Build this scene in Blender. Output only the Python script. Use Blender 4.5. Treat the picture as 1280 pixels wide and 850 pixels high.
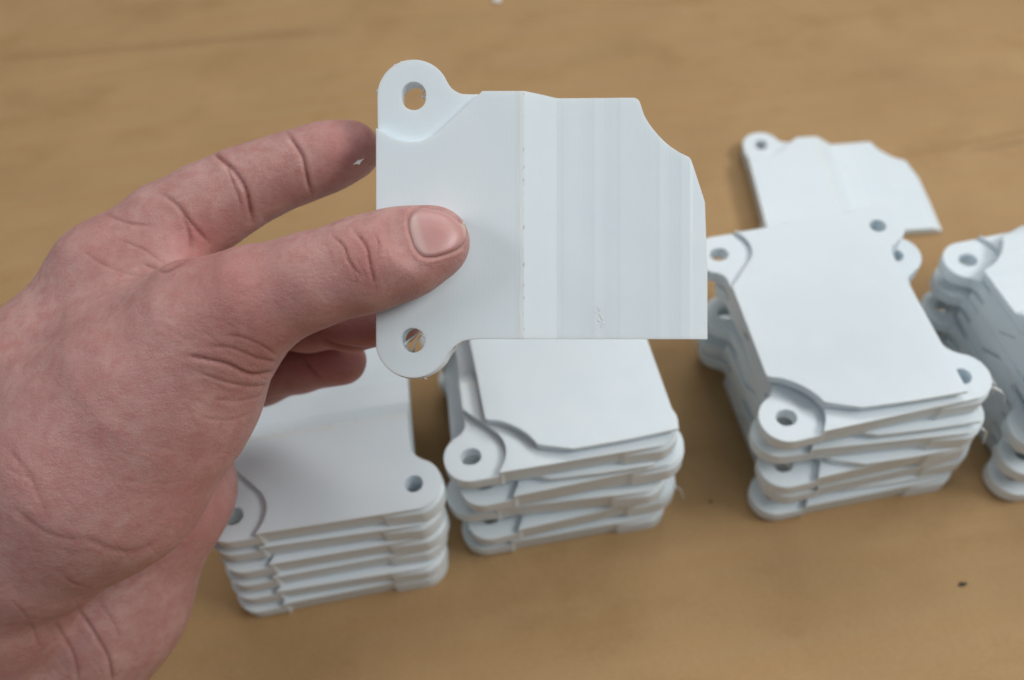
import bpy, bmesh, math, random
import numpy as np
from mathutils import Vector, Matrix
from mathutils.geometry import delaunay_2d_cdt

for o in list(bpy.data.objects):
    bpy.data.objects.remove(o)
scene = bpy.context.scene
COL = scene.collection
MM = 0.001

# ------------------------------------------------------------------ camera
F_PX = 1050.0                      # focal length in pixels of a 1280 px wide frame
TILT, ROLL, CAM_H = math.radians(35.2), math.radians(7.2), 344.5   # mm above the cardboard
NRM = np.array([-math.sin(TILT) * math.sin(ROLL), -math.sin(TILT) * math.cos(ROLL), -math.cos(TILT)])
_fwd = np.array([0, 0, 1.0])
_Y = _fwd - NRM * NRM[2]
_Y /= np.linalg.norm(_Y)
_X = np.cross(_Y, NRM)
RCW = np.stack([_X, _Y, NRM])      # optical axes (right, down, forward) -> world
cam_data = bpy.data.cameras.new('camera')
cam = bpy.data.objects.new('camera', cam_data)
COL.objects.link(cam)
cam_data.sensor_width = 36.0
cam_data.lens = F_PX / 1280.0 * 36.0
cam_data.clip_start = 0.01
cam_data.clip_end = 50.0
_m = RCW @ np.diag([1, -1, -1])
cam.matrix_world = Matrix([[*_m[0], 0], [*_m[1], 0], [*_m[2], CAM_H * MM], [0, 0, 0, 1]])
cam_data.dof.use_dof = True
cam_data.dof.focus_distance = 0.222
cam_data.dof.aperture_fstop = 8.5
cam_data.dof.aperture_blades = 0
scene.camera = cam

# ------------------------------------------------------------------ world and lamps
world = bpy.data.worlds.new('World')
scene.world = world
world.use_nodes = True
bg = world.node_tree.nodes['Background']
bg.inputs['Color'].default_value = (0.86, 0.93, 1.0, 1)
bg.inputs['Strength'].default_value = 0.07


def ceiling_lamp(name, loc, target, sx, sy, power, color):
    d = bpy.data.lights.new(name, 'AREA')
    d.shape = 'RECTANGLE'
    d.size, d.size_y = sx, sy
    d.energy = power
    d.color = color
    o = bpy.data.objects.new(name, d)
    COL.objects.link(o)
    o.location = loc
    o.rotation_euler = (Vector(target) - Vector(loc)).to_track_quat('-Z', 'Y').to_euler()
    return o


for lx, ly, pw in ((-1.9, 0.0, 13), (1.9, -0.1, 34), (0.5, -0.8, 4.5), (0.2, 1.6, 9), (1.0, 1.2, 9)):
    ceiling_lamp('ceiling_lamp', (lx, ly, 1.9), (0, 0.2, 0.05), 1.3, 0.6, pw, (1.0, 0.985, 0.965))

vs = scene.view_settings
vs.view_transform = 'Standard'
vs.look = 'None'
vs.exposure = 0.15
vs.gamma = 1.0
vs.use_curve_mapping = False
scene.cycles.use_denoising = True


# ------------------------------------------------------------------ helpers
def at(px, py, h):
    """point (mm) where the line of sight through a photo pixel meets height h (mm)"""
    d = RCW @ np.array([(px - 640) / F_PX, (py - 425) / F_PX, 1.0])
    return np.array([0, 0, CAM_H]) + d * ((h - CAM_H) / d[2])


def cam_mm(px, py, z):
    return np.array([(px - 640) * z / F_PX, (py - 425) * z / F_PX, z])


def to_world(P):
    """optical-axis millimetres -> world metres"""
    return (np.asarray(P, float) @ RCW.T + [0, 0, CAM_H]) * MM


def tag(o, label=None, cat=None, group=None, kind=None):
    if label: o['label'] = label
    if cat: o['category'] = cat
    if group: o['group'] = group
    if kind: o['kind'] = kind
    return o


def obj(name, mesh, mat=None, parent=None):
    o = bpy.data.objects.new(name, mesh)
    COL.objects.link(o)
    if mat and not mesh.materials:
        mesh.materials.append(mat)
    if parent: o.parent = parent
    return o


def empty(name, loc=(0, 0, 0), rot=(0, 0, 0)):
    o = bpy.data.objects.new(name, None)
    o.empty_display_size = 0.01
    COL.objects.link(o)
    o.location = loc
    o.rotation_euler = rot
    return o


def pydata(name, v, f, smooth=False):
    me = bpy.data.meshes.new(name)
    me.from_pydata([tuple(map(float, p)) for p in v], [], [tuple(map(int, q)) for q in f])
    me.validate()
    if smooth:
        me.polygons.foreach_set('use_smooth', [True] * len(me.polygons))
    me.update()
    return me


class NT:
    def __init__(s, name):
        s.m = bpy.data.materials.new(name)
        s.m.use_nodes = True
        s.t = s.m.node_tree
        s.p = s.t.nodes['Principled BSDF']

    def n(s, typ, **kw):
        nd = s.t.nodes.new(typ)
        for k, v in kw.items():
            if k in nd.inputs.keys():
                nd.inputs[k].default_value = v
            else:
                setattr(nd, k, v)
        return nd

    def l(s, a, b):
        s.t.links.new(a, b)

    def math(s, op, a, b=None, c=None, clamp=False):
        nd = s.t.nodes.new('ShaderNodeMath')
        nd.operation = op
        nd.use_clamp = clamp
        for i, v in enumerate((a, b, c)):
            if v is None: continue
            if isinstance(v, (int, float)): nd.inputs[i].default_value = v
            else: s.l(v, nd.inputs[i])
        return nd.outputs[0]

    def mix(s, fac, a, b, blend='MIX'):
        nd = s.t.nodes.new('ShaderNodeMix')
        nd.data_type = 'RGBA'
        nd.blend_type = blend
        for sock, v in ((nd.inputs[0], fac), (nd.inputs[6], a), (nd.inputs[7], b)):
            if isinstance(v, (int, float)): sock.default_value = v
            elif isinstance(v, tuple): sock.default_value = (*v, 1) if len(v) == 3 else v
            else: s.l(v, sock)
        return nd.outputs[2]

    def ramp(s, fac, stops):
        nd = s.t.nodes.new('ShaderNodeValToRGB')
        cr = nd.color_ramp
        while len(cr.elements) < len(stops): cr.elements.new(0.5)
        for e, (p, c) in zip(cr.elements, stops):
            e.position = p
            e.color = (c, c, c, 1) if isinstance(c, (int, float)) else (*c, 1)
        s.l(fac, nd.inputs[0])
        return nd.outputs[0]

    def noise(s, vec, scale, detail=3, rough=0.55, dist=0.0):
        nd = s.n('ShaderNodeTexNoise', Scale=scale, Detail=detail, Roughness=rough, Distortion=dist)
        s.l(vec, nd.inputs['Vector'])
        return nd.outputs['Fac']

    def mapping(s, vec, scale=(1, 1, 1), rot=(0, 0, 0), loc=(0, 0, 0)):
        nd = s.t.nodes.new('ShaderNodeMapping')
        nd.inputs['Scale'].default_value = scale
        nd.inputs['Rotation'].default_value = rot
        nd.inputs['Location'].default_value = loc
        s.l(vec, nd.inputs['Vector'])
        return nd.outputs[0]

    def bump(s, height, strength, dist, normal=None):
        nd = s.n('ShaderNodeBump', Strength=strength, Distance=dist)
        s.l(height, nd.inputs['Height'])
        if normal: s.l(normal, nd.inputs['Normal'])
        return nd.outputs[0]


# ------------------------------------------------------------------ materials
def mat_plastic():
    t = NT('white_printed_plastic')
    co = t.n('ShaderNodeTexCoord').outputs['Object']
    sep = t.n('ShaderNodeSeparateXYZ')
    t.l(co, sep.inputs[0])
    u, v, z = sep.outputs
    big = t.noise(co, 60, 3)
    base = t.mix(t.ramp(big, [(0.35, 0.0), (0.7, 1.0)]), (0.71, 0.80, 0.855), (0.74, 0.82, 0.865))
    # yellowish support scar along the crease of the front face
    n1 = t.noise(t.mapping(co, (260, 45, 260)), 1.0, 4, 0.65)
    d = t.math('ABSOLUTE', t.math('SUBTRACT', u, 0.0391))
    band = t.math('SUBTRACT', 1.0, t.math('DIVIDE', d, 0.0014), clamp=True)
    front = t.math('GREATER_THAN', z, 0.0098)
    scar = t.math('MULTIPLY', t.math('MULTIPLY', band, front), t.ramp(n1, [(0.38, 0.0), (0.6, 1.0)]))
    base = t.mix(t.math('MULTIPLY', scar, 0.38), base, (0.76, 0.75, 0.62))
    # dark specks right on the crease
    d2 = t.math('ABSOLUTE', t.math('SUBTRACT', u, 0.0401))
    band2 = t.math('SUBTRACT', 1.0, t.math('DIVIDE', d2, 0.00035), clamp=True)
    n2 = t.noise(t.mapping(co, (900, 380, 900)), 1.0, 2, 0.6)
    speck = t.math('MULTIPLY', t.math('MULTIPLY', band2, front), t.ramp(n2, [(0.56, 0.0), (0.64, 1.0)]))
    base = t.mix(t.math('MULTIPLY', speck, 0.7), base, (0.30, 0.28, 0.24))
    t.l(base, t.p.inputs['Base Color'])
    t.p.inputs['Roughness'].default_value = 0.42
    t.l(t.ramp(t.noise(co, 400, 2), [(0.3, 0.36), (0.7, 0.5)]), t.p.inputs['Roughness'])
    t.p.inputs['IOR'].default_value = 1.46
    t.p.inputs['Subsurface Weight'].default_value = 0.4
    t.p.inputs['Subsurface Radius'].default_value = (1.0, 1.0, 1.0)
    t.p.inputs['Subsurface Scale'].default_value = 0.0025
    # print lines: along v on top, along z on the walls
    w = t.n('ShaderNodeTexWave', Scale=1.0, Distortion=1.2, Detail=2.0)
    w.wave_type = 'BANDS'
    w.bands_direction = 'X'
    t.l(t.mapping(co, (260, 8, 700)), w.inputs['Vector'])
    w2 = t.noise(t.mapping(co, (520, 14, 900)), 1.0, 2)
    bev = t.n('ShaderNodeBevel', samples=2)
    bev.inputs['Radius'].default_value = 0.00032
    nb = t.bump(t.math('ADD', t.math('MULTIPLY', w.outputs['Fac'], 0.5), w2), 0.075, 0.00012, bev.outputs[0])
    nb = t.bump(scar, 0.5, 0.00018, nb)
    t.l(nb, t.p.inputs['Normal'])
    return t.m


def mat_cardboard():
    t = NT('brown_cardboard')
    co = t.n('ShaderNodeTexCoord').outputs['Object']
    rotz = math.radians(-2)
    al = t.mapping(co, (1, 1, 1), (0, 0, rotz))
    blot = t.noise(t.mapping(al, (12, 14, 12)), 1.0, 5, 0.6)
    streak = t.noise(t.mapping(al, (5, 110, 5)), 1.0, 4, 0.6)
    fibre = t.noise(t.mapping(al, (420, 900, 420)), 1.0, 3, 0.7)
    stain = t.noise(t.mapping(al, (16, 24, 16), loc=(3.1, 1.7, 0)), 1.0, 5, 0.65)
    c = t.mix(t.ramp(blot, [(0.3, 0.0), (0.72, 1.0)]), (0.345, 0.217, 0.102), (0.425, 0.274, 0.133))
    c = t.mix(t.math('MULTIPLY', t.ramp(streak, [(0.42, 0.0), (0.66, 1.0)]), 0.45), c, (0.37, 0.22, 0.09))
    c = t.mix(t.math('MULTIPLY', t.ramp(stain, [(0.52, 0.0), (0.72, 1.0)]), 0.5), c, (0.27, 0.155, 0.056))
    c = t.mix(t.math('MULTIPLY', t.ramp(fibre, [(0.4, 0.0), (0.7, 1.0)]), 0.25), c, (0.52, 0.35, 0.16))
    t.l(c, t.p.inputs['Base Color'])
    t.p.inputs['Roughness'].default_value = 0.72
    t.p.inputs['Specular IOR Level'].default_value = 0.35
    nb = t.bump(fibre, 0.25, 0.0003)
    nb = t.bump(streak, 0.3, 0.0004, nb)
    t.l(nb, t.p.inputs['Normal'])
    return t.m


def mat_skin():
    t = NT('pale_pink_skin')
    co = t.n('ShaderNodeTexCoord').outputs['Object']
    red = t.n('ShaderNodeAttribute', attribute_name='redness').outputs['Fac']
    cre = t.n('ShaderNodeAttribute', attribute_name='crease').outputs['Fac']
    n1 = t.noise(co, 95, 4, 0.6)
    n2 = t.noise(co, 260, 5, 0.7)
    n3 = t.noise(co, 1300, 3, 0.7)
    c = t.mix(t.ramp(n1, [(0.34, 0.0), (0.68, 1.0)]), (0.45, 0.25, 0.235), (0.54, 0.33, 0.305))
    c = t.mix(t.math('MULTIPLY', red, 0.75), c, (0.48, 0.175, 0.165))
    c = t.mix(t.math('MULTIPLY', t.ramp(n2, [(0.44, 0.0), (0.64, 1.0)]), 0.6), c, (0.43, 0.185, 0.172))
    c = t.mix(t.math('MULTIPLY', t.ramp(n3, [(0.5, 0.0), (0.75, 1.0)]), 0.25), c, (0.56, 0.36, 0.32))
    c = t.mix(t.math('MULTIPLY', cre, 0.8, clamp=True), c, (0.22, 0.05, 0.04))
    t.l(c, t.p.inputs['Base Color'])
    t.p.inputs['Roughness'].default_value = 0.52
    t.p.inputs['Specular IOR Level'].default_value = 0.42
    t.p.inputs['Subsurface Weight'].default_value = 0.6
    t.p.inputs['Subsurface Radius'].default_value = (1.0, 0.36, 0.22)
    t.p.inputs['Subsurface Scale'].default_value = 0.0028
    vor = t.n('ShaderNodeTexVoronoi', Scale=1.0)
    vor.feature = 'DISTANCE_TO_EDGE'
    wob = t.n('ShaderNodeTexNoise', Scale=500.0, Detail=2.0)
    t.l(co, wob.inputs['Vector'])
    warped = t.mix(0.0012, co, wob.outputs['Color'], 'ADD')
    t.l(t.mapping(warped, (1500, 900, 1200), (0.4, 0.3, 0.6)), vor.inputs['Vector'])
    cells = t.ramp(vor.outputs['Distance'], [(0.0, 0.0), (0.18, 1.0)])
    fine = t.noise(t.mapping(co, (520, 1300, 700), (0.2, 0.5, -0.5)), 1.0, 4, 0.65)
    nb = t.bump(cells, 0.32, 0.00012)
    nb = t.bump(fine, 0.5, 0.00035, nb)
    nb = t.bump(n2, 0.30, 0.0009, nb)
    t.l(nb, t.p.inputs['Normal'])
    return t.m


def mat_nail():
    t = NT('thumbnail_keratin')
    att = t.n('ShaderNodeAttribute', attribute_name='along').outputs['Fac']
    co = t.n('ShaderNodeTexCoord').outputs['Object']
    c = t.ramp(att, [(0.0, (0.56, 0.40, 0.38)), (0.15, (0.55, 0.38, 0.36)), (0.24, (0.50, 0.275, 0.265)), (0.55, (0.52, 0.265, 0.255)),
                     (0.92, (0.53, 0.29, 0.275)), (0.97, (0.60, 0.47, 0.41)), (1.0, (0.66, 0.56, 0.48))])
    t.l(t.mix(t.math('MULTIPLY', t.noise(co, 300, 3), 0.3), c, (0.58, 0.33, 0.30)), t.p.inputs['Base Color'])
    t.p.inputs['Roughness'].default_value = 0.36
    t.p.inputs['Subsurface Weight'].default_value = 0.4
    t.p.inputs['Subsurface Radius'].default_value = (1.0, 0.4, 0.3)
    t.p.inputs['Subsurface Scale'].default_value = 0.0012
    return t.m


def mat_plain(name, col, rough=0.6):
    t = NT(name)
    co = t.n('ShaderNodeTexCoord').outputs['Object']
    n = t.noise(co, 900, 3)
    t.l(t.mix(n, tuple(x * 0.8 for x in col), tuple(min(1, x * 1.15) for x in col)), t.p.inputs['Base Color'])
    t.p.inputs['Roughness'].default_value = rough
    return t.m


PLASTIC, CARD, SKIN, NAIL = mat_plastic(), mat_cardboard(), mat_skin(), mat_nail()
FLAKE = mat_plain('white_plastic_scrap', (0.78, 0.79, 0.78), 0.5)
DIRT = mat_plain('dark_grime', (0.06, 0.045, 0.03), 0.9)


# ------------------------------------------------------------------ the cardboard the stacks stand on
def build_cardboard():
    x0, x1, y0, y1 = -0.75, 0.85, -0.35, 1.15
    nx, ny = 150, 1150
    xs, ys = np.linspace(x0, x1, nx), np.linspace(y0, y1, ny)
    X, Y = np.meshgrid(xs, ys, indexing='ij')
    a = math.radians(2)
    s = -math.sin(a) * X + math.cos(a) * Y
    q = math.cos(a) * X + math.sin(a) * Y
    rng = np.random.RandomState(4)
    Z = np.zeros_like(X)
    def crease(off, slope, amp, w, lo=-9, hi=9):
        d = s - off - slope * q - 0.004 * np.sin(q * 9 + off * 50)
        g = amp * np.exp(-(d / w) ** 2) - 0.5 * amp * np.exp(-((d + 1.6 * w) / w) ** 2)
        win = 1 / (1 + np.exp(-(q - lo) / 0.02)) / (1 + np.exp((q - hi) / 0.02))
        return g * win
    def through(p, q_, amp, w, pad=0.02):
        A, B = at(*p, 0) * MM, at(*q_, 0) * MM
        sa, sb = (-math.sin(a) * P_[0] + math.cos(a) * P_[1] for P_ in (A, B))
        qa, qb = (math.cos(a) * P_[0] + math.sin(a) * P_[1] for P_ in (A, B))
        sl = (sb - sa) / (qb - qa)
        return crease(sa - sl * qa, sl, amp, w, qa - pad, qb + pad)
    Z += through((-60, 72), (390, 38), 0.0030, 0.0042)
    Z += through((390, 40), (900, 12), 0.0018, 0.006)
    Z += through((1120, 200), (1340, 160), 0.0034, 0.0042)
    Z += through((-60, 385), (120, 370), 0.0030, 0.0045)
    Z += through((700, 730), (1340, 640), 0.0020, 0.007)
    Z += through((600, 790), (1340, 720), 0.0016, 0.009)
    for _ in range(26):
        Z += crease(rng.uniform(-.2, .9), rng.uniform(-.03, .03), rng.uniform(.0001, .0004), rng.uniform(.005, .015), rng.uniform(-.6, .2), rng.uniform(.2, .8))
    def window(x0_, x1_, y0_, y1_, b=0.012):       # flat where the plates weigh the sheet down
        g = lambda t: 1 / (1 + np.exp(-t / b * 4))
        return g(X - x0_) * g(x1_ - X) * g(Y - y0_) * g(y1_ - Y)
    Z = Z * (1 - window(-0.17, 0.32, 0.07, 0.245)) * (1 - window(0.11, 0.27, 0.22, 0.335))
    Z = np.minimum(Z, 0.0) * 0.6 + np.maximum(Z, 0.0) - 0.00015
    top = np.stack([X, Y, Z], -1).reshape(-1, 3)
    idx = np.arange(nx * ny).reshape(nx, ny)
    quads = np.stack([idx[:-1, :-1], idx[1:, :-1], idx[1:, 1:], idx[:-1, 1:]], -1).reshape(-1, 4).tolist()
    verts = top.tolist()
    ring = list(idx[:, 0]) + list(idx[-1, 1:]) + list(idx[-2::-1, -1]) + list(idx[0, -2:0:-1])
    b0 = len(verts)
    for i in ring:
        verts.append([verts[i][0], verts[i][1], -0.0085])
    m = len(ring)
    for k in range(m):
        quads.append([ring[k], b0 + k, b0 + (k + 1) % m, ring[(k + 1) % m]])
    quads.append([b0 + k for k in range(m)][::-1])
    me = pydata('cardboard_sheet', verts, quads, True)
    o = obj('cardboard_sheet', me, CARD)
    tag(o, kind='structure')
    return o, (Z.max() - np.median(Z))


build_cardboard()

# ------------------------------------------------------------------ the printed cover plate (millimetres, u along the plate, v across)
PH, PW, PAIR = 11.0, 4.0, 15.0         # height of the thick half, of the thin wing, of a nested pair
E1, R1 = (9.9, 77.5), 10.0             # recessed ear
E2, R2 = (10.0, 10.3), 10.2            # flush ear
EAR_LO, EAR_HI = 2.0, 8.0
HOLE_R = 3.35


def arc(c, r, a0, a1, n):
    return [(c[0] + r * math.cos(math.radians(a0 + (a1 - a0) * i / n)), c[1] + r * math.sin(math.radians(a0 + (a1 - a0) * i / n))) for i in range(n + 1)]


def catmull(pts, sub=4):
    out = []
    for i in range(len(pts) - 1):
        p0, p1, p2, p3 = pts[max(i - 1, 0)], pts[i], pts[i + 1], pts[min(i + 2, len(pts) - 1)]
        for k in range(sub):
            t = k / sub
            out.append(tuple(0.5 * (2 * p1[j] + (p2[j] - p0[j]) * t + (2 * p0[j] - 5 * p1[j] + 4 * p2[j] - p3[j]) * t * t + (-p0[j] + 3 * p1[j] - 3 * p2[j] + p3[j]) * t ** 3) for j in (0, 1)))
    out.append(pts[-1])
    return out


CUT2 = [(0.0, 22.0), (14.0, 21.5), (27.4, 10.7)]                                  # invisible joint of the flush ear
RECESS = catmull([(0.0, 68.0), (1.8, 66.9), (4.8, 65.2), (9.0, 64.2), (13.2, 64.8), (16.6, 66.6)], 4) + [(22.7, 72.2), (28.9, 78.0)]
EAR2_OUT = [(0.0, 22.0)] + arc(E2, R2, 180, 325, 30)[0:] + catmull([(18.9, 5.6), (20.9, 8.2), (23.6, 10.1), (27.4, 10.7)], 4)[1:]
EAR2_OUT = [(max(x, 0.0), y) for x, y in EAR2_OUT]
NOTCH = catmull([(70.9, 78.2), (71.9, 77.9), (72.7, 76.9), (74.0, 73.2), (76.1, 69.8), (79.5, 66.0), (83.4, 63.1), (86.0, 61.8), (86.9, 61.0), (87.6, 59.4)], 4)
SIDE = [(92.2, 10.6), (92.2, 30.0), (91.4, 49.4)] + NOTCH[::-1] + [(49.7, 78.0), (40.2, 78.0), (28.9, 78.0)]
EAR1_OUT = catmull([(28.9, 78.0), (23.9, 78.0), (21.8, 78.6), (19.9, 80.1), (18.55, 82.5)], 4) + arc(E1, R1, 30, 180, 30)[1:] + [(0.0, 68.0)]
BODY = CUT2[::-1][:-1] + [(0.0, 22.0)]
BODY_POLY = [(27.4, 10.7)] + SIDE + RECESS[::-1][1:] + [(0.0, y) for y in (67.2, 66.5, 65.8, 65, 60, 52, 45, 38, 30, 25, 24, 23.2, 22.5)] + CUT2[:-1]


PROFILE = [(0, PH), (40.2, PH), (42.5, 9.45), (44.8, 7.85), (47.2, 6.0), (49.5, 4.12), (50.4, 4.03)]
for _i in range(1, 31):                # shallow scallops across the wing
    _u = 50.4 + 36.4 * _i / 30
    _t = ((_u - 50.4 + 1.2 * math.sin(_u * .31)) / 8.6) % 1.0
    PROFILE.append((_u, 3.97 + 0.085 * (0.5 - _t) + 0.05 * math.cos(2 * math.pi * _t)))
PROFILE += [(87.6, 3.7), (92.3, 1.3), (100, 1.3)]
PROF_U = [p[0] for p in PROFILE[1:-2]]


def front_z(u, v):
    """height of the front face"""
    prof = PROFILE
    for (a, za), (b, zb) in zip(prof, prof[1:]):
        if a <= u <= b:
            return za + (zb - za) * (u - a) / (b - a)
    return PH


def inside(p, poly):
    r = False
    n = len(poly)
    for i in range(n):
        (x1, y1), (x2, y2) = poly[i], poly[(i + 1) % n]
        if (y1 > p[1]) != (y2 > p[1]) and p[0] < (x2 - x1) * (p[1] - y1) / (y2 - y1) + x1:
            r = not r
    return r


def on_line(p, line, eps=2e-3):
    for a, b in zip(line, line[1:]):
        ab = (b[0] - a[0], b[1] - a[1])
        L2 = ab[0] ** 2 + ab[1] ** 2
        t = max(0, min(1, ((p[0] - a[0]) * ab[0] + (p[1] - a[1]) * ab[1]) / L2))
        if math.hypot(p[0] - a[0] - t * ab[0], p[1] - a[1] - t * ab[1]) < eps: return True
    return False


def solid(name, poly, holes, lines, ztop, zbot, open_lines, rows):
    """a slab with a shaped top: triangulated outline, rows of wall points that may lean inwards"""
    verts, edges = [], []
    def loop(pts, closed=True):
        b = len(verts)
        verts.extend(Vector(p) for p in pts)
        n = len(pts)
        edges.extend((b + i, b + (i + 1) % n) for i in range(n if closed else n - 1))
    loop(poly)
    for h in holes: loop(h)
    for l in lines: loop(l, False)
    V, E_, Fc, *_ = delaunay_2d_cdt(verts, edges, [], 0, 1e-4)
    P = [(p.x, p.y) for p in V]
    tris = []
    for f in Fc:
        c = (sum(P[i][0] for i in f) / 3, sum(P[i][1] for i in f) / 3)
        if inside(c, poly) and not any(inside(c, h) for h in holes):
            a, b, d = f
            if (P[b][0] - P[a][0]) * (P[d][1] - P[a][1]) - (P[b][1] - P[a][1]) * (P[d][0] - P[a][0]) < 0: f = (a, d, b)
            tris.append(tuple(f))
    used = sorted({i for f in tris for i in f})
    mp = {i: k for k, i in enumerate(used)}
    P = [P[i] for i in used]
    tris = [tuple(mp[i] for i in f) for f in tris]
    cnt = {}
    for f in tris:
        for a, b in zip(f, f[1:] + f[:1]): cnt[(a, b)] = 1
    bound = [e for e in cnt if (e[1], e[0]) not in cnt]
    nrm = {}
    for a, b in bound:
        d = (P[b][1] - P[a][1], P[a][0] - P[b][0])
        L = math.hypot(*d) or 1
        for k in (a, b):
            o_ = nrm.get(k, (0, 0))
            nrm[k] = (o_[0] + d[0] / L, o_[1] + d[1] / L)
    n = len(P)
    vv = [(p[0] * MM, p[1] * MM, ztop(*p) * MM) for p in P]
    levels = []
    nlev = 4
    bset = {k for e in bound for k in e}
    for lev in range(1, nlev):
        ids = {}
        for k in range(n):
            if lev < nlev - 1 and k not in bset: continue
            x, y = P[k]
            zt, zb = ztop(x, y), zbot
            off, fr = rows(x, y, lev) if k in bset else (0.0, 0.0)
            if k in bset:
                nx_, ny_ = nrm[k]
                L = math.hypot(nx_, ny_) or 1
                x, y = x - nx_ / L * off, y - ny_ / L * off
            z = zb + (zt - zb) * fr
            ids[k] = len(vv)
            vv.append((x * MM, y * MM, z * MM))
        levels.append(ids)
    top = {k: k for k in range(n)}
    seq = [top] + levels
    faces = list(tris)
    for f in tris: faces.append(tuple(levels[-1][i] for i in f[::-1]))
    for a, b in bound:
        if any(on_line(P[a], l) and on_line(P[b], l) for l in open_lines): continue
        for s0, s1 in zip(seq, seq[1:]):
            faces.append((s0[b], s0[a], s1[a], s1[b]))
    return pydata(name, vv, faces)


def smooth(t):
    t = max(0.0, min(1.0, t))
    return t * t * (3 - 2 * t)


FR = [1.0, 0.80, 0.66, 0.0]


def rows_body(x, y, lev):
    """the long edge between the ears leans in below the rim"""
    if x < 0.02 and 22.0 <= y <= 68.1:
        w = smooth((y - 22.0) / 2.0) * smooth((68.0 - y) / 2.0)
        return (0.35, 0.6, 1.3)[lev - 1] * w, FR[lev]
    return 0.0, FR[lev]


def rows_ear2(x, y, lev):
    """a groove runs under the rim of the flush ear"""
    if math.hypot(x - E2[0], y - E2[1]) < R2 - 1: return 0.0, FR[lev]
    if on_line((x, y), CUT2): return 0.0, FR[lev]
    w = 1.0 if x < 21 else 0.0
    if x < 0.02: w = smooth((22.0 - y) / 2.0)
    return (0.9, -0.5, -0.45)[lev - 1] * w, FR[lev]


def clip_lines(poly):
    out = []
    for u in PROF_U:
        out.append([(u, 5.0), (u, 85.0)])
    return out


ME_BODY = solid('panel', BODY_POLY, [], clip_lines(BODY_POLY), front_z, 0.0, [CUT2], rows_body)
ME_EAR2 = solid('mounting_ear_flush', EAR2_OUT + CUT2[::-1][1:-1], [arc(E2, HOLE_R, 0, 345, 23)], [], lambda u, v: PH, 0.0, [CUT2], rows_ear2)
ME_EAR1 = solid('mounting_ear_recessed', EAR1_OUT + RECESS[1:-1], [arc((E1[0], E1[1] - 0.55), HOLE_R, 180, 360, 14) + arc((E1[0], E1[1] + 0.55), HOLE_R, 0, 180, 14)], [],
                lambda u, v: EAR_HI, EAR_LO, [RECESS], lambda x, y, l: (0.0, FR[l]))


_bm = bmesh.new()                       # the flush ear is one piece with the panel: weld them along the joint
_bm.from_mesh(ME_BODY)
_bm.from_mesh(ME_EAR2)
bmesh.ops.remove_doubles(_bm, verts=_bm.verts, dist=2e-6)
_bm.to_mesh(ME_BODY)
_bm.free()
ME_BODY.update()


def add_plate(loc, rot, label, group=None):
    """loc in metres is where the plate's own (0, 0, 0) corner lies"""
    e = empty('cover_plate', loc, rot)
    tag(e, label, 'plate', group)
    obj('panel', ME_BODY, PLASTIC, e)
    obj('mounting_ear', ME_EAR1, PLASTIC, e)
    return e


def pose(la, lb, A, B, flip):
    """rotation about z and offset that carry plate points la, lb (mm) onto world A, B (mm)"""
    s = -1 if flip else 1
    la, lb = np.array([s * la[0], la[1]]), np.array([s * lb[0], lb[1]])
    dl, dw = la - lb, (A - B)[:2]
    ang = math.atan2(dw[1], dw[0]) - math.atan2(dl[1], dl[0])
    c, sn = math.cos(ang), math.sin(ang)
    mid = (la + lb) / 2
    off = (A[:2] + B[:2]) / 2 - np.array([c * mid[0] - sn * mid[1], sn * mid[0] + c * mid[1]])
    return ang, off


def centre_of(ang, off, flip):
    s = -1 if flip else 1
    x, y = s * 46.1, 44.0
    return off + np.array([math.cos(ang) * x - math.sin(ang) * y, math.sin(ang) * x + math.cos(ang) * y])


def offset_from_centre(c, ang, flip):
    s = -1 if flip else 1
    x, y = s * 46.1, 44.0
    return c - np.array([math.cos(ang) * x - math.sin(ang) * y, math.sin(ang) * x + math.cos(ang) * y])


def place(ang, off, base, flip, label, group):
    """base: height (mm) of the plate's lowest level"""
    z = base + (PH if flip else 0.0)
    return add_plate((off[0] * MM, off[1] * MM, z * MM), (0, math.pi if flip else 0, ang), label, group)


ORD = ['topmost', 'second', 'third', 'fourth', 'fifth', 'sixth', 'seventh', 'eighth', 'ninth', 'tenth', 'eleventh']


def strand(e, pts, r):
    """a thread of stringing left by the printer"""
    v, f = [], []
    pts = [Vector(p) for p in pts]
    for i, p in enumerate(pts):
        d = (pts[min(i + 1, len(pts) - 1)] - pts[max(i - 1, 0)]).normalized()
        a = d.orthogonal().normalized()
        b = d.cross(a)
        rr = r * (1 - 0.75 * i / (len(pts) - 1))
        for k in range(6):
            v.append((p + (a * math.cos(k * math.pi / 3) + b * math.sin(k * math.pi / 3)) * rr) * MM)
    for i in range(len(pts) - 1):
        for k in range(6):
            f.append((i * 6 + k, i * 6 + (k + 1) % 6, i * 6 + 6 + (k + 1) % 6, i * 6 + 6 + k))
    f.append(tuple(range(6))[::-1])
    f.append(tuple(range(len(v) - 6, len(v))))
    return obj('stringing', pydata('stringing', v, f, True), FLAKE, e)


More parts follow.
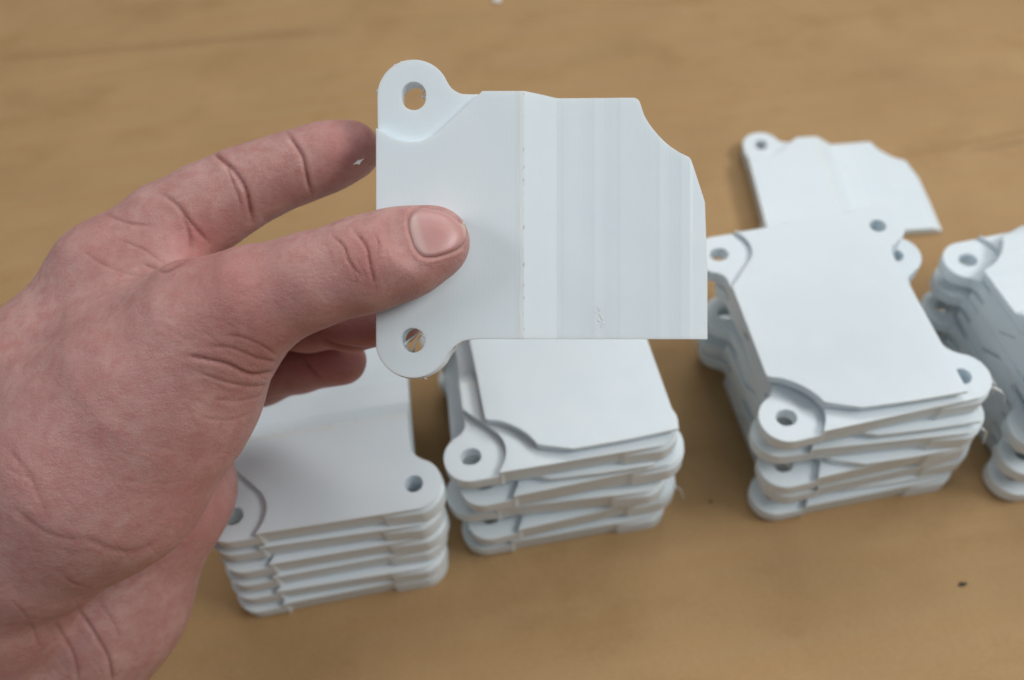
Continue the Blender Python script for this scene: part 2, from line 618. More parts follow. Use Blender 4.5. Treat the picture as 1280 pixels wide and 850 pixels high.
def stack(top_list, n_pairs, where, group, seed, drift, jit=1.0, extra={}):
    """top_list: [(ang, off, base, flip)] fixed plates from the top down; the rest follow with small slips"""
    rng = random.Random(seed)
    total = n_pairs * 2 + (0 if top_list[0][3] else 1)
    k = 0
    plates = []
    for (ang, off, base, flip) in top_list:
        side = 'flat back up' if flip else 'stepped face up'
        plates.append(place(ang, off, base, flip, f'white plastic plate, {ORD[k]}{"" if k == 0 else " from the top"} of {where}, {side}', group))
        k += 1
    ang0, off0, base0, flip0 = top_list[-1]
    c0 = centre_of(ang0, off0, flip0)
    ang = ang0
    flip = flip0
    step = 0
    while k < total:
        flip = not flip
        if flip:
            base = math.floor((total - 1 - k) / 2) * PAIR + PW
        else:
            base = ((total - 1 - k) // 2) * PAIR
        step += 1
        if flip or step == 1:
            pa, px, py = rng.uniform(-2.2, 2.2) * jit, rng.uniform(-1.3, 1.3) * jit, rng.uniform(-1.3, 1.3) * jit
        a = ang0 + math.radians(drift[2] * step + pa + rng.uniform(-.5, .5))
        c = c0 + np.array([drift[0] * step + px + rng.uniform(-.3, .3), drift[1] * step + py + rng.uniform(-.25, .25)])
        if k in extra:
            c = c + np.array(extra[k][:2])
            a += math.radians(extra[k][2])
        o_ = offset_from_centre(c, a, flip)
        side = 'flat back up' if flip else 'stepped face up'
        plates.append(place(a, o_, base, flip, f'white plastic plate, {ORD[k]} from the top of {where}, {side}', group))
        k += 1
    return plates


H2, HB = PH, PAIR - EAR_LO
# stack behind the hand: six plates, all with the stepped face up
S1_STEP = 11.3
a, o_ = pose(E1, E2, at(293, 645, 5 * S1_STEP + EAR_HI), at(515, 605, 5 * S1_STEP + PH), False)
c1 = centre_of(a, o_, False)
S1 = [place(a, o_, 5 * S1_STEP, False, 'white plastic plate, topmost of the leftmost stack, partly behind the hand', 'plates in the leftmost stack')]
for k, (dx, dy, da) in enumerate([(-1.6, -0.8, -1.0), (-2.6, -2.4, 0.8), (-5.2, -3.0, 1.4), (-6.0, -5.0, 0.2), (-8.4, -5.6, 2.0)]):
    aa = a + math.radians(da)
    S1.append(place(aa, offset_from_centre(c1 + np.array([dx, dy]), aa, False), (4 - k) * S1_STEP, False,
                    f'white plastic plate, {ORD[k + 1]} from the top of the leftmost stack', 'plates in the leftmost stack'))
# stack under the held plate
a, o_ = pose((92.2, 10.6), (71.6, 78.3), at(838, 535, 75), at(616, 523, 75), True)
a2, o2 = pose(E1, E2, at(593, 570, 60 + EAR_HI), at(808, 529, 60 + PH), False)
S2 = stack([(a, o_, 64, True), (a2, o2, 60, False)], 5, 'the second stack from left', 'plates in the second stack', 8, (-0.25, -0.15, 0.1), 1.0, {3: (1.5, -1.0, 2.5), 4: (-6.5, 0.5, -1), 5: (0, -1, -3), 7: (1, -1.5, 3.5), 9: (1.5, -1.5, -1)})
# stack right of the held plate
a, o_ = pose(E1, E2, at(899, 318, 75 - EAR_LO), at(1097, 282, 75), True)
a2, o2 = pose(E1, E2, at(983, 522, 60 + EAR_HI), at(1203, 470, 60 + PH), False)
S3 = stack([(a, o_, 64, True), (a2, o2, 60, False)], 5, 'the third stack from left', 'plates in the third stack', 21, (0.9, -0.45, -0.2), 1.0, {2: (6.5, -1.5, -2), 3: (2, -1.5, -5), 4: (3, -4, 0), 5: (1, -2, 2.5), 7: (2, -1, -1.5), 9: (0, -1, 1)})
# stack cut by the right edge of the picture
ang4 = math.radians(95.0)
A = at(1210, 325, 60 - EAR_LO)
loc = np.array([-E1[0], E1[1]])
off4 = A[:2] - np.array([math.cos(ang4) * loc[0] - math.sin(ang4) * loc[1], math.sin(ang4) * loc[0] + math.cos(ang4) * loc[1]])
c4 = centre_of(ang4, off4, True)
a5 = ang4 + math.radians(1.5)
S4 = stack([(a5, offset_from_centre(c4 + np.array([0.3, 0.3]), a5, False), 60, False), (ang4, off4, 49, True)], 4,
           'the rightmost stack', 'plates in the rightmost stack', 5, (0.1, -0.5, -0.2))

# a single plate lying beyond the third stack
a, o_ = pose(E1, (92.2, 10.6), at(952, 181, EAR_HI), at(1177, 288, 1.5), False)
place(a, o_, 0.0, False, 'single white plastic plate lying alone on the cardboard beyond the third stack', None)

# threads of plastic hanging from a few ears
strand(S3[1], [(4, 1.2, 9), (2.2, -1.2, 8.6), (0.6, -3.2, 6), (-0.6, -4.4, 2)], 0.55)
strand(S3[1], [(7, 0.3, 9.5), (5.5, -1.2, 8), (5, -2.2, 4), (4.4, -2.4, 1)], 0.5)
strand(S3[3], [(3, 2.0, 8), (2.2, -0.2, 6), (1.6, -1.2, 1), (1.5, -1.8, -3)], 0.6)
strand(S2[7], [(5, 1.0, 8), (4, -1.2, 6), (3.2, -2.4, 1), (2.9, -3.2, -4)], 0.6)

# ------------------------------------------------------------------ the plate held in the hand
FLAT_Z = 228.0                                  # its raised face, mm in front of the lens
org = to_world(cam_mm(470, 425, FLAT_Z) + [0, 10.4, PH])
Mh = np.eye(4)
Mh[:3, 0], Mh[:3, 1], Mh[:3, 2] = RCW @ [1, 0, 0], RCW @ [0, -1, 0], RCW @ [0, 0, -1]
Mh[:3, 3] = org
rotH = Matrix(Mh.tolist())
held = add_plate(rotH.to_translation(), rotH.to_euler(), 'white plastic plate held up between thumb and fingers')


def crumb(name, parent, cx, cy, cz, r, seed, flat=0.5, mat=None):
    rng = random.Random(seed)
    bm = bmesh.new()
    bmesh.ops.create_icosphere(bm, subdivisions=1, radius=1.0)
    sx, sy = rng.uniform(.6, 1.4), rng.uniform(.6, 1.4)
    for v in bm.verts:
        k = rng.uniform(.6, 1.25)
        v.co = Vector((v.co.x * r * sx * k + cx, v.co.y * r * sy * k + cy, v.co.z * r * flat * k + cz)) * MM
    me = bpy.data.meshes.new(name)
    bm.to_mesh(me)
    bm.free()
    return obj(name, me, mat or FLAKE, parent)


rg = random.Random(5)
for i in range(11):                             # rough residue on the outside of the recessed ear
    an = math.radians(108 + i * 10.5 + rg.uniform(-3, 3))
    crumb('print_burr', held, E1[0] + 10.25 * math.cos(an), E1[1] + 10.25 * math.sin(an), rg.uniform(3, 6.5), rg.uniform(.35, .7), i, 1.2)
for i, (x, y, r) in enumerate([(2.2, 1.3, .6), (2.9, .6, .45), (2.0, .2, .4)]):
    crumb('print_burr', held, E1[0] + x, E1[1] + y, 4.5, r, 40 + i, 1.3)
for i in range(9):                              # blob of stray plastic low on the wing
    crumb('print_scar', held, 60.8 + [0, .5, -.3, .9, 1.3, .4, 1.6, 1.1, -.2][i], 19.6 - i * 0.75, 4.02, [.4, .6, .5, .65, .5, .6, .55, .45, .3][i] * 0.85, 60 + i, 0.13)
for i in range(16):                             # torn specks along the crease
    crumb('print_burr', held, 40.15 + rg.uniform(-.15, .2), rg.uniform(13, 74), PH - .12, rg.uniform(.1, .24), 80 + i, 0.7)
strand(held, [(E2[0] - 2.9, E2[1] - 1.2, 7), (E2[0] - 1, E2[1] + .6, 6.0), (E2[0] + 1, E2[1] + 1.9, 6.4), (E2[0] + 2.2, E2[1] + 2.4, 7)], 0.35)
strand(held, [(E2[0] - .6, E2[1] - 3.2, 5), (E2[0] + .2, E2[1] - .6, 6.5), (E2[0] + 1.6, E2[1] + 1.4, 5.8), (E2[0] + 2.8, E2[1] + .6, 6)], 0.3)
strand(held, [(12.5, 0.3, 9), (13.4, -.3, 8.8), (14.0, -.2, 8.2)], 0.2)

# ------------------------------------------------------------------ the hand: one closed surface from blended tapered limbs
VOX = 0.92


def P3(px, py, z): return cam_mm(px, py, z)


class Field:
    def __init__(s, lo, hi, h):
        s.lo, s.h = np.array(lo, float), h
        s.n = np.ceil((np.array(hi) - s.lo) / h).astype(int)
        s.ax = [np.float32(s.lo[i] + h * np.arange(s.n[i])) for i in range(3)]

    def blank(s): return np.full(s.n, 40.0, np.float32)

    def cone(s, vol, a, b, k, squash=None):
        """smooth-union a round cone; a, b = (px, py, z, radius in px)"""
        A, B = P3(*a[:3]), P3(*b[:3])
        ra, rb = a[3] * a[2] / F_PX, b[3] * b[2] / F_PX
        m = max(ra, rb) + 2.2 * k + 3
        lo = np.minimum(A, B) - m
        hi = np.maximum(A, B) + m
        i0 = np.clip(((lo - s.lo) / s.h).astype(int), 0, s.n)
        i1 = np.clip(((hi - s.lo) / s.h).astype(int) + 1, 0, s.n)
        if (i1 <= i0).any(): return vol
        X = s.ax[0][i0[0]:i1[0]][:, None, None] - A[0]
        Y = s.ax[1][i0[1]:i1[1]][None, :, None] - A[1]
        Z = s.ax[2][i0[2]:i1[2]][None, None, :] - A[2]
        D = B - A
        L2 = float(D @ D) + 1e-9
        t = np.clip((X * D[0] + Y * D[1] + Z * D[2]) / L2, 0, 1)
        d = np.sqrt((X - t * D[0]) ** 2 + (Y - t * D[1]) ** 2 + (Z - t * D[2]) ** 2) - (ra + (rb - ra) * t)
        sl = tuple(slice(i0[j], i1[j]) for j in range(3))
        vol[sl] = smin(vol[sl], d.astype(np.float32), k)
        return vol

    def chain(s, pts, k, vol=None):
        vol = s.blank() if vol is None else vol
        for a, b in zip(pts, pts[1:]): s.cone(vol, a, b, k)
        return vol


def smin(a, b, k):
    h = np.maximum(k - np.abs(a - b), 0) / k
    return np.minimum(a, b) - h * h * (k * 0.25)


def surface_net(vol, lo, h):
    n = vol.shape
    ins = vol < 0
    def c(i, j, k, arr): return arr[i:n[0] - 1 + i, j:n[1] - 1 + j, k:n[2] - 1 + k]
    corners = [(i, j, k) for i in (0, 1) for j in (0, 1) for k in (0, 1)]
    tot = sum(c(*q, ins).astype(np.int8) for q in corners)
    cells = np.argwhere((tot > 0) & (tot < 8))
    idx = np.full((n[0] - 1, n[1] - 1, n[2] - 1), -1, np.int64)
    idx[tuple(cells.T)] = np.arange(len(cells))
    acc = np.zeros((len(cells), 3))
    cnt = np.zeros(len(cells))
    for q in corners:
        for ax in range(3):
            if q[ax]: continue
            r = list(q)
            r[ax] = 1
            va = vol[cells[:, 0] + q[0], cells[:, 1] + q[1], cells[:, 2] + q[2]]
            vb = vol[cells[:, 0] + r[0], cells[:, 1] + r[1], cells[:, 2] + r[2]]
            m = (va < 0) != (vb < 0)
            t = np.where(m, va / (va - vb + 1e-12), 0)
            p = np.tile(np.array(q, float), (len(cells), 1))
            p[:, ax] += t
            acc[m] += p[m]
            cnt[m] += 1
    verts = (cells + acc / cnt[:, None]) * h + lo
    quads = []
    for ax in range(3):
        b, c_ = (ax + 1) % 3, (ax + 2) % 3
        sl0 = [slice(None)] * 3
        sl1 = [slice(None)] * 3
        sl0[ax], sl1[ax] = slice(0, -1), slice(1, None)
        e = np.argwhere(ins[tuple(sl0)] != ins[tuple(sl1)])
        ok = (e[:, b] > 0) & (e[:, c_] > 0) & (e[:, b] < n[b] - 1) & (e[:, c_] < n[c_] - 1)
        e = e[ok]
        flip = ~ins[tuple(e.T)]
        q = []
        for db, dc in ((0, 0), (-1, 0), (-1, -1), (0, -1)):
            g = e.copy()
            g[:, b] += db
            g[:, c_] += dc
            q.append(idx[tuple(g.T)])
        q = np.stack(q, 1)
        q[flip] = q[flip][:, ::-1]
        quads.append(q)
    return verts, np.concatenate(quads)


def build_hand():
    fl = Field((-242, -75, 176), (-2, 236, 334), VOX)
    # palm, ball of the thumb, heel, wrist and forearm
    palm = fl.chain([(140, 348, 246, 66), (60, 470, 246, 82), (0, 625, 243, 98), (0, 715, 258, 104), (20, 800, 286, 106), (10, 880, 298, 108), (-60, 1005, 278, 118), (-190, 1180, 240, 138), (-330, 1370, 213, 165)], 12)
    fl.chain([(205, 350, 240, 46), (110, 500, 236, 90)], 12, palm)
    fl.chain([(268, 420, 226, 78), (205, 480, 232, 116), (125, 585, 236, 126), (50, 662, 241, 108)], 10, palm)
    heel = fl.chain([(150, 400, 272, 58), (170, 520, 276, 76), (200, 612, 276, 84), (128, 752, 284, 98), (50, 870, 300, 108)], 9)
    palm = smin(palm, heel, 3.5)
    # thumb
    th = fl.chain([(262, 405, 224, 84), (318, 377, 219, 66), (385, 352, 217, 56), (455, 331, 218, 56.5), (505, 316, 218.5, 53), (541, 303, 219, 46.5)], 5)
    X = fl.ax[0][:, None, None]
    Z = fl.ax[2][None, None, :]
    nc = P3(541, 303, 219)                   # the back of the thumb tip is flattened under the nail
    nn = np.array([0.10, -0.36, -0.93])
    nn /= np.linalg.norm(nn)
    flat = (X - nc[0]) * nn[0] + (fl.ax[1][None, :, None] - nc[1]) * nn[1] + (Z - nc[2]) * nn[2] - 7.9
    reach = np.sqrt((X - nc[0]) ** 2 + (fl.ax[1][None, :, None] - nc[1]) ** 2 + (Z - nc[2]) ** 2)
    flat = flat - np.clip(reach - 13, 0, None) * 1.2
    th = -smin(-th, -flat.astype(np.float32), 5)
    clip = Z - (FLAT_Z - 0.15)
    edge = (X - (470 - 640) * FLAT_Z / F_PX + 1.5)
    th = np.where(edge > 0, np.maximum(th, clip), th)
    hand = smin(palm, th, 9)
    # index finger stretched behind the plate
    ix = fl.chain([(140, 345, 246, 62), (212, 288, 247, 56), (262, 258, 248, 51), (306, 234, 249, 46), (345, 218, 249, 41.5), (380, 206, 249, 40), (412, 195, 249, 38), (440, 187, 249, 35.5)], 5)
    hand = smin(hand, ix, 9)
    # the other fingers curl behind the plate
    for pts in ([(150, 380, 266, 52), (300, 400, 282, 40), (385, 408, 268, 30), (440, 411, 260, 26), (500, 404, 255, 27)],
                [(160, 430, 272, 52), (290, 455, 296, 40), (372, 455, 290, 35), (427, 451, 280, 31)],
                [(180, 480, 276, 50), (270, 482, 300, 38), (325, 470, 298, 36), (362, 458, 292, 36)]):
        hand = smin(hand, fl.chain(pts, 4), 0.9)
    V, Q = surface_net(hand, fl.lo, fl.h)
    return V, Q, hand, fl


HV, HQ, HVOL, HF = build_hand()


def vol_at(p):
    g = (np.asarray(p) - HF.lo) / HF.h
    i = np.clip(np.floor(g).astype(int), 0, HF.n - 2)
    t = g - i
    r = 0
    for a in (0, 1):
        for b in (0, 1):
            for c in (0, 1):
                w = (t[..., 0] if a else 1 - t[..., 0]) * (t[..., 1] if b else 1 - t[..., 1]) * (t[..., 2] if c else 1 - t[..., 2])
                r = r + w * HVOL[i[..., 0] + a, i[..., 1] + b, i[..., 2] + c]
    return r


def depth_map(step=2.0):
    gx, gy = np.arange(-300, 700, step), np.arange(100, 1250, step)
    PXg, PYg = np.meshgrid(gx, gy, indexing='ij')
    z = np.full(PXg.shape, 178.0)
    live = np.ones(PXg.shape, bool)
    for _ in range(170):
        zz = z[live]
        p = np.stack([(PXg[live] - 640) * zz / F_PX, (PYg[live] - 425) * zz / F_PX, zz], -1)
        d = vol_at(p)
        z[live] = zz + np.clip(d * 0.8, 0.05, 3.0)
        nl = live.copy()
        nl[live] = (d > 0.04) & (zz < 332)
        live = nl
        if not live.any(): break
    return gx, gy, z


DM = depth_map()


def first_hit(px, py):
    gx, gy, z = DM
    a = np.clip((np.asarray(px) - gx[0]) / (gx[1] - gx[0]), 0, len(gx) - 1.001)
    b = np.clip((np.asarray(py) - gy[0]) / (gy[1] - gy[0]), 0, len(gy) - 1.001)
    i, j = a.astype(int), b.astype(int)
    s_, t_ = a - i, b - j
    return (z[i, j] * (1 - s_) + z[i + 1, j] * s_) * (1 - t_) + (z[i, j + 1] * (1 - s_) + z[i + 1, j + 1] * s_) * t_


# skin folds: photo-pixel polylines, half width (px), depth (mm), shoulder (mm), redness, depth range
FOLDS = [
    ([(416, 293), (429, 308), (437, 328), (451, 346)], 2.2, .42, .16, 1.0),
    ([(442, 289), (457, 308), (462, 331), (469, 358)], 2.4, .48, .18, 1.0),
    ([(468, 291), (473, 303), (474, 316)], 1.8, .25, .08, .8),
    ([(484, 310), (487, 338)], 1.8, .14, .05, .35),
    ([(446, 322), (455, 338), (461, 355)], 1.6, .2, .05, .6),
    ([(405, 300), (414, 320), (420, 340)], 1.8, .16, .05, .4),
    ([(430, 318), (441, 340), (449, 362)], 1.6, .16, .05, .4),
    ([(359, 166), (371, 182), (379, 197), (384, 218), (387, 242)], 2.8, .85, .3, .85),
    ([(263, 189), (280, 202), (293, 215), (306, 236), (313, 262), (314, 276)], 3.2, .9, .35, .85),
    ([(281, 200), (289, 222), (299, 248), (303, 262)], 2.6, .45, .15, .6),
    ([(200, 241), (213, 249), (226, 261), (240, 278), (262, 304)], 3.0, .55, .2, .7),
    ([(132, 268), (160, 278), (191, 283)], 2.6, .3, .12, .45),
    ([(175, 327), (192, 333), (206, 340), (226, 329), (244, 318)], 3.2, .4, .15, .6),
    ([(100, 310), (130, 330), (165, 342), (195, 345)], 2.6, .22, .1, .3),
    ([(150, 300), (180, 312), (205, 330)], 2.4, .22, .1, .35),
    ([(226, 262), (236, 290), (240, 315)], 3.4, .4, .2, .6),
    ([(232, 444), (258, 450), (285, 457), (315, 468), (347, 464)], 3.2, .7, .3, .7),
    ([(262, 432), (290, 436), (322, 447), (350, 452)], 2.6, .35, .15, .4),
    ([(246, 466), (280, 478), (312, 482), (340, 480)], 2.6, .35, .15, .35),
    ([(262, 498), (298, 500), (332, 492)], 2.4, .22, .1, .3),
    ([(278, 418), (305, 422), (330, 434), (346, 445)], 2.2, .25, .1, .4),
    ([(250, 522), (288, 524), (318, 516)], 2.4, .2, .1, .25),
    ([(180, 552), (215, 562), (240, 564)], 2.8, .1, .05, .15),
    ([(150, 600), (190, 606), (230, 600)], 2.8, .1, .05, .15),
    ([(104, 671), (140, 688), (170, 690), (200, 676)], 5.5, .4, .1, .25),
    ([(96, 758), (108, 776), (122, 800), (135, 824), (142, 856)], 3.2, .6, .2, .6),
    ([(78, 716), (92, 728), (108, 734)], 3.0, .3, .1, .4),
    ([(122, 752), (140, 776), (150, 800)], 2.6, .25, .1, .3),
    ([(66, 776), (84, 800), (94, 826), (98, 856)], 3.0, .4, .15, .45),
    ([(20, 640), (60, 668), (100, 676)], 4, .3, .15, .2),
    ([(10, 745), (34, 772), (52, 812)], 3.2, .25, .1, .3),
    ([(10, 560), (40, 600), (58, 650)], 5, .25, .12, .15),
    ([(20, 430), (60, 425), (110, 402), (150, 380)], 7, .3, .25, .05),
    ([(378, 441), (386, 458), (402, 476)], 4.0, .9, .2, .5),
    ([(400, 420), (425, 433), (470, 439)], 4.0, .8, .1, .5),
]
REDS = [(455, 325, 42, .75), (540, 320, 45, .35), (430, 185, 40, .75), (270, 385, 75, .45), (240, 295, 32, .8), (330, 430, 50, .35), (100, 450, 90, .3), (345, 215, 30, .35),
        (40, 600, 80, .35), (250, 560, 70, .2), (415, 455, 60, .9), (250, 650, 80, .5), (300, 340, 60, .35), (130, 300, 40, .35), (455, 425, 30, .8)]
NAIL_C, NAIL_AX, NAIL_A, NAIL_B = np.array([546.0, 286.5]), np.array([math.cos(math.radians(17)), -math.sin(math.radians(17))]), 33.5, 33.0


def nail_uv(px, py):
    d = np.stack([px - NAIL_C[0], py - NAIL_C[1]], -1)
    u = (d @ NAIL_AX) / NAIL_A
    v = (d @ np.array([-NAIL_AX[1], NAIL_AX[0]])) / NAIL_B
    return u, v


def seg_dist(px, py, pts):
    pts = catmull(pts, 5)
    best = np.full(px.shape, 1e9)
    for (x0, y0), (x1, y1) in zip(pts, pts[1:]):
        dx, dy = x1 - x0, y1 - y0
        t = np.clip(((px - x0) * dx + (py - y0) * dy) / (dx * dx + dy * dy + 1e-9), 0, 1)
        best = np.minimum(best, np.hypot(px - x0 - t * dx, py - y0 - t * dy))
    return best


def finish_hand():
    me0 = bpy.data.meshes.new('hand_cage')
    me0.vertices.add(len(HV))
    me0.vertices.foreach_set('co', HV.astype(np.float32).ravel())
    me0.loops.add(len(HQ) * 4)
    me0.loops.foreach_set('vertex_index', HQ.astype(np.int32).ravel())
    me0.polygons.add(len(HQ))
    me0.polygons.foreach_set('loop_start', np.arange(0, len(HQ) * 4, 4, dtype=np.int32))
    me0.update(calc_edges=True)
    tmp = obj('hand_cage', me0)
    sm = tmp.modifiers.new('s', 'SMOOTH')
    sm.factor, sm.iterations = 0.5, 3
    su = tmp.modifiers.new('d', 'SUBSURF')
    su.levels = su.render_levels = 1
    dg = bpy.context.evaluated_depsgraph_get()
    me = bpy.data.meshes.new_from_object(tmp.evaluated_get(dg))
    bpy.data.objects.remove(tmp)
    bpy.data.meshes.remove(me0)
    n = len(me.vertices)
    co = np.empty(n * 3, np.float32)
    me.vertices.foreach_get('co', co)
    co = co.reshape(-1, 3).astype(float)
    no = np.empty(n * 3, np.float32)
    me.vertex_normals.foreach_get('vector', no)
    no = no.reshape(-1, 3).astype(float)
    px, py = co[:, 0] / co[:, 2] * F_PX + 640, co[:, 1] / co[:, 2] * F_PX + 425
    vd = co / np.linalg.norm(co, axis=1)[:, None]
    facing = np.clip(-(no * vd).sum(1) * 3.0, 0, 1)
    z1 = first_hit(px, py)
    facing *= np.clip(1 - (co[:, 2] - z1 - 2.5) / 2.0, 0, 1)
    disp = np.zeros(n)
    crease = np.zeros(n)
    red = np.zeros(n)
    rng = np.random.RandomState(2)
    folds = list(FOLDS)
    # many shallow wrinkles across the ball of the thumb and the knuckle
    for _ in range(46):
        x, y = rng.uniform(215, 345), rng.uniform(395, 600)
        L = rng.uniform(14, 38)
        a = rng.uniform(0.0, .5) + (y - 480) * -0.0035
        folds.append(([(x, y), (x + L * .5, y + L * .5 * a + rng.uniform(-2, 2)), (x + L, y + L * a)], rng.uniform(1.3, 2.1), rng.uniform(.05, .15), .03, rng.uniform(0, .18)))
    for _ in range(26):
        x, y = rng.uniform(345, 500), rng.uniform(290, 370)
        L = rng.uniform(8, 22)
        folds.append(([(x, y), (x + L * .35, y + L * .6), (x + L * .55, y + L)], rng.uniform(1.2, 1.8), rng.uniform(.05, .13), .03, rng.uniform(0, .25)))
    for _ in range(40):
        x, y = rng.uniform(60, 300), rng.uniform(220, 420)
        L = rng.uniform(10, 30)
        a = rng.uniform(.1, .9)
        folds.append(([(x, y), (x + L * .5, y + L * .5 * a), (x + L, y + L * a + rng.uniform(-3, 3))], rng.uniform(1.3, 2.2), rng.uniform(.04, .12), .03, rng.uniform(0, .2)))
    for _ in range(50):
        x, y = rng.uniform(0, 220), rng.uniform(560, 850)
        L = rng.uniform(12, 40)
        a = rng.uniform(.2, 1.8)
        folds.append(([(x, y), (x + L * .5, y + L * .5 * a), (x + L, y + L * a + rng.uniform(-3, 3))], rng.uniform(1.4, 2.4), rng.uniform(.05, .14), .04, rng.uniform(0, .2)))
    for pts, w, dep, sh, rd in folds:
        if w < 6:
            w, dep, sh = w * .72, dep * .7, sh * .45
        # creases wander a little
        pts = [(x + rng.uniform(-1.2, 1.2), y + rng.uniform(-1.2, 1.2)) for x, y in pts]
        xs = [p[0] for p in pts]
        ys = [p[1] for p in pts]
        g_ = 25 + 6 * w
        m = (px > min(xs) - g_) & (px < max(xs) + g_) & (py > min(ys) - g_) & (py < max(ys) + g_) & (facing > 0)
        if not m.any(): continue
        d = seg_dist(px[m], py[m], pts)
        # taper the ends
        e0 = np.hypot(px[m] - xs[0], py[m] - ys[0])
        e1 = np.hypot(px[m] - xs[-1], py[m] - ys[-1])
        tp = np.clip(np.minimum(e0, e1) / 12.0, 0.25, 1)
        g = np.exp(-(d / w) ** 2)
        disp[m] += (-dep * g + sh * np.exp(-((d - 3.2 * w) / (1.9 * w)) ** 2)) * facing[m] * tp
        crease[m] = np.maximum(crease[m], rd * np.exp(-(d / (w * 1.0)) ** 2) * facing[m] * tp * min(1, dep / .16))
    # nail bed
    u, v = nail_uv(px, py)
    rr = (np.abs(u) ** 3.2 + np.abs(v) ** 3.2) ** (1 / 3.2)
    thumb = facing * (co[:, 2] < 222)
    disp += thumb * (-0.3 * np.exp(-((rr - 1.0) / .05) ** 2) + 0.22 * np.exp(-((rr - 1.14) / .09) ** 2) * (u < .7))
    disp -= thumb * 0.7 * np.clip((0.99 - rr) / .04, 0, 1)
    crease = np.maximum(crease, thumb * 0.35 * np.exp(-((rr - 1.0) / .05) ** 2))
    for x, y, r, a in REDS:
        red += a * np.exp(-((px - x) ** 2 + (py - y) ** 2) / (r * r))
    co += no * disp[:, None]
    w = to_world(co)
    base = w[np.argmin(w[:, 2])]
    me.vertices.foreach_set('co', np.ascontiguousarray(w, np.float32).ravel())
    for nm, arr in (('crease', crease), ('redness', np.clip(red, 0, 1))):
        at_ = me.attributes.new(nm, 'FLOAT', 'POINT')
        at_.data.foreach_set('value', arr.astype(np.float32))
    me.polygons.foreach_set('use_smooth', [True] * len(me.polygons))
    me.update()
    me.name = 'skin'
    e = empty('person')
    tag(e, 'bare left hand and wrist reaching in from the lower left, pinching the held plate', 'hand')
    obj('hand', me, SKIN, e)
    # thumbnail: a curved plate set into the tip
    NR, NA = 18, 72
    n1 = NAIL_AX
    n2 = np.array([-n1[1], n1[0]])
    R_, A_ = np.meshgrid(np.linspace(0.02, 1, NR), np.arange(NA) * 2 * math.pi / NA, indexing='ij')
    cu, cv = np.cos(A_), np.sin(A_)
    le = (np.abs(cu) ** 3 + np.abs(cv) ** 3) ** (1 / 3)
    su_, sv_ = R_ * cu / le, R_ * cv / le
    PX = NAIL_C[0] + su_ * NAIL_A * n1[0] + sv_ * NAIL_B * n2[0]
    PY = NAIL_C[1] + su_ * NAIL_A * n1[1] + sv_ * NAIL_B * n2[1]
    Zs = first_hit(PX, PY)
    for _ in range(6):                        # even out the sampling
        Zs[1:-1] = (Zs[:-2] + Zs[2:] + np.roll(Zs, 1, 1)[1:-1] + np.roll(Zs, -1, 1)[1:-1] + 2 * Zs[1:-1]) / 6
    Ps = np.stack([(PX - 640) * Zs / F_PX, (PY - 425) * Zs / F_PX, Zs], -1)
    eps = 0.8
    gr = np.stack([vol_at(Ps + np.eye(3)[q] * eps) - vol_at(Ps - np.eye(3)[q] * eps) for q in range(3)], -1)
    gr /= np.linalg.norm(gr, axis=-1)[..., None] + 1e-9
    lift = 0.22 - 0.75 * np.clip((R_ - .88) / .12, 0, 1) ** 2 * (1 - np.clip((su_ - .5) / .3, 0, 1)) + 0.1 * np.clip((su_ - .7) / .3, 0, 1)
    top = to_world((Ps + gr * lift[..., None]).reshape(-1, 3))
    bot = to_world((Ps + gr * (lift[..., None] - 0.7)).reshape(-1, 3))
    idx = np.arange(NR * NA).reshape(NR, NA)
    nx1 = np.roll(idx, -1, 1)
    f = np.stack([idx[:-1], idx[1:], nx1[1:], nx1[:-1]], -1).reshape(-1, 4).tolist()
    f.append(idx[0].tolist())
    f += [[b + NR * NA for b in q[::-1]] for q in f]
    f += [[int(idx[-1, k]), int(nx1[-1, k]), int(nx1[-1, k]) + NR * NA, int(idx[-1, k]) + NR * NA] for k in range(NA)]
    nm = pydata('thumbnail', np.concatenate([top, bot]), f, True)
    bmn = bmesh.new()
    bmn.from_mesh(nm)
    bmesh.ops.recalc_face_normals(bmn, faces=bmn.faces)
    bmn.to_mesh(nm)
    bmn.free()
    al = np.concatenate([(su_.ravel() + 1) / 2] * 2)
    at_ = nm.attributes.new('along', 'FLOAT', 'POINT')
    at_.data.foreach_set('value', al.astype(np.float32))
    obj('thumbnail', nm, NAIL, e)


finish_hand()

# ------------------------------------------------------------------ scraps
zf = float(first_hit(np.array([447.0]), np.array([203.0]))[0])
pf = to_world(cam_mm(447, 203, zf - 0.15))
fk = []
for q in ((441, 206), (447, 200.5), (455.5, 198.5), (451, 202), (450, 205.5), (445, 205)):
    fk.append(to_world(cam_mm(q[0], q[1], zf - 0.35)))
for q in ((441, 206), (447, 200.5), (455.5, 198.5), (451, 202), (450, 205.5), (445, 205)):
    fk.append(to_world(cam_mm(q[0], q[1], zf + 0.5)))
o = obj('plastic_flake', pydata('plastic_flake', fk, [(0, 1, 2, 3, 4, 5), (11, 10, 9, 8, 7, 6)] + [(i, i + 6, (i + 1) % 6 + 6, (i + 1) % 6) for i in range(6)]), FLAKE)
tag(o, 'tiny white plastic flake stuck to the index fingertip', 'flake')


def scrap(name, px, py, r, seed, mat, label, cat, flat=.35):
    p = at(px, py, 0)
    o = crumb(name, None, 0, 0, r * flat * .5, r, seed, flat, mat)
    o.location = (p[0] * MM, p[1] * MM, 0)
    tag(o, label, cat)
    return o


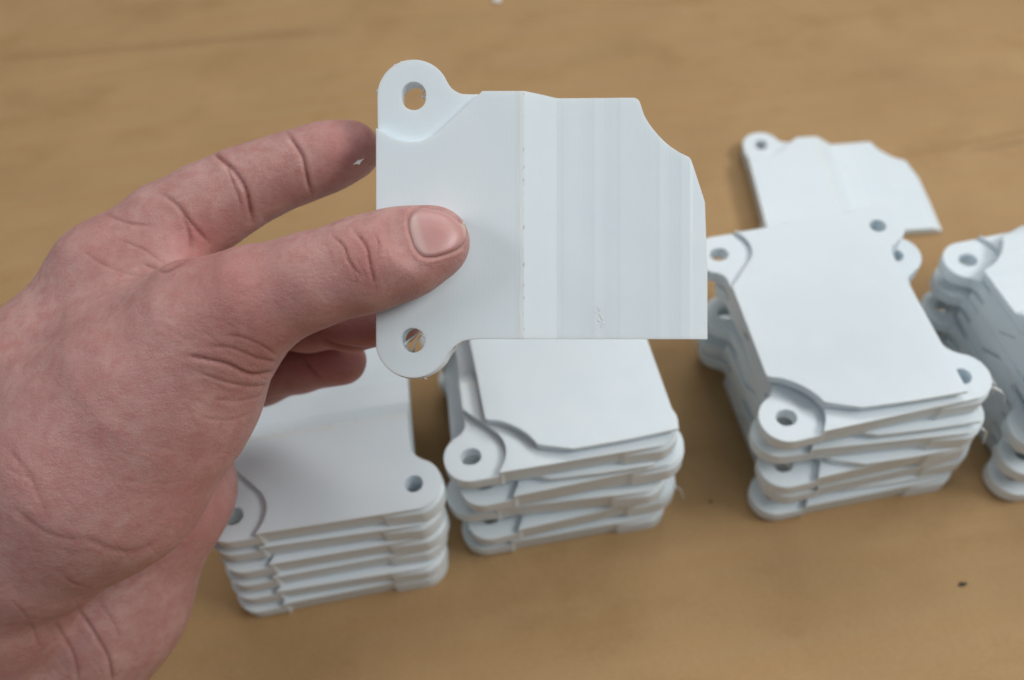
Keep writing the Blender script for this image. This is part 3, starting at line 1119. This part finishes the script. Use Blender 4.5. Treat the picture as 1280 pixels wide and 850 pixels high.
scrap('plastic_scrap', 622, 1, 4.2, 12, FLAKE, 'small white plastic scrap on the cardboard at the top picture edge', 'scrap')
scrap('dirt_crumb', 1203, 730, 1.6, 15, DIRT, 'dark crumb of dirt on the cardboard below the rightmost stack', 'dirt', .15)
scrap('dirt_crumb', 888, 627, 0.9, 16, DIRT, 'tiny dark crumb of dirt left of the third stack', 'dirt', .15)
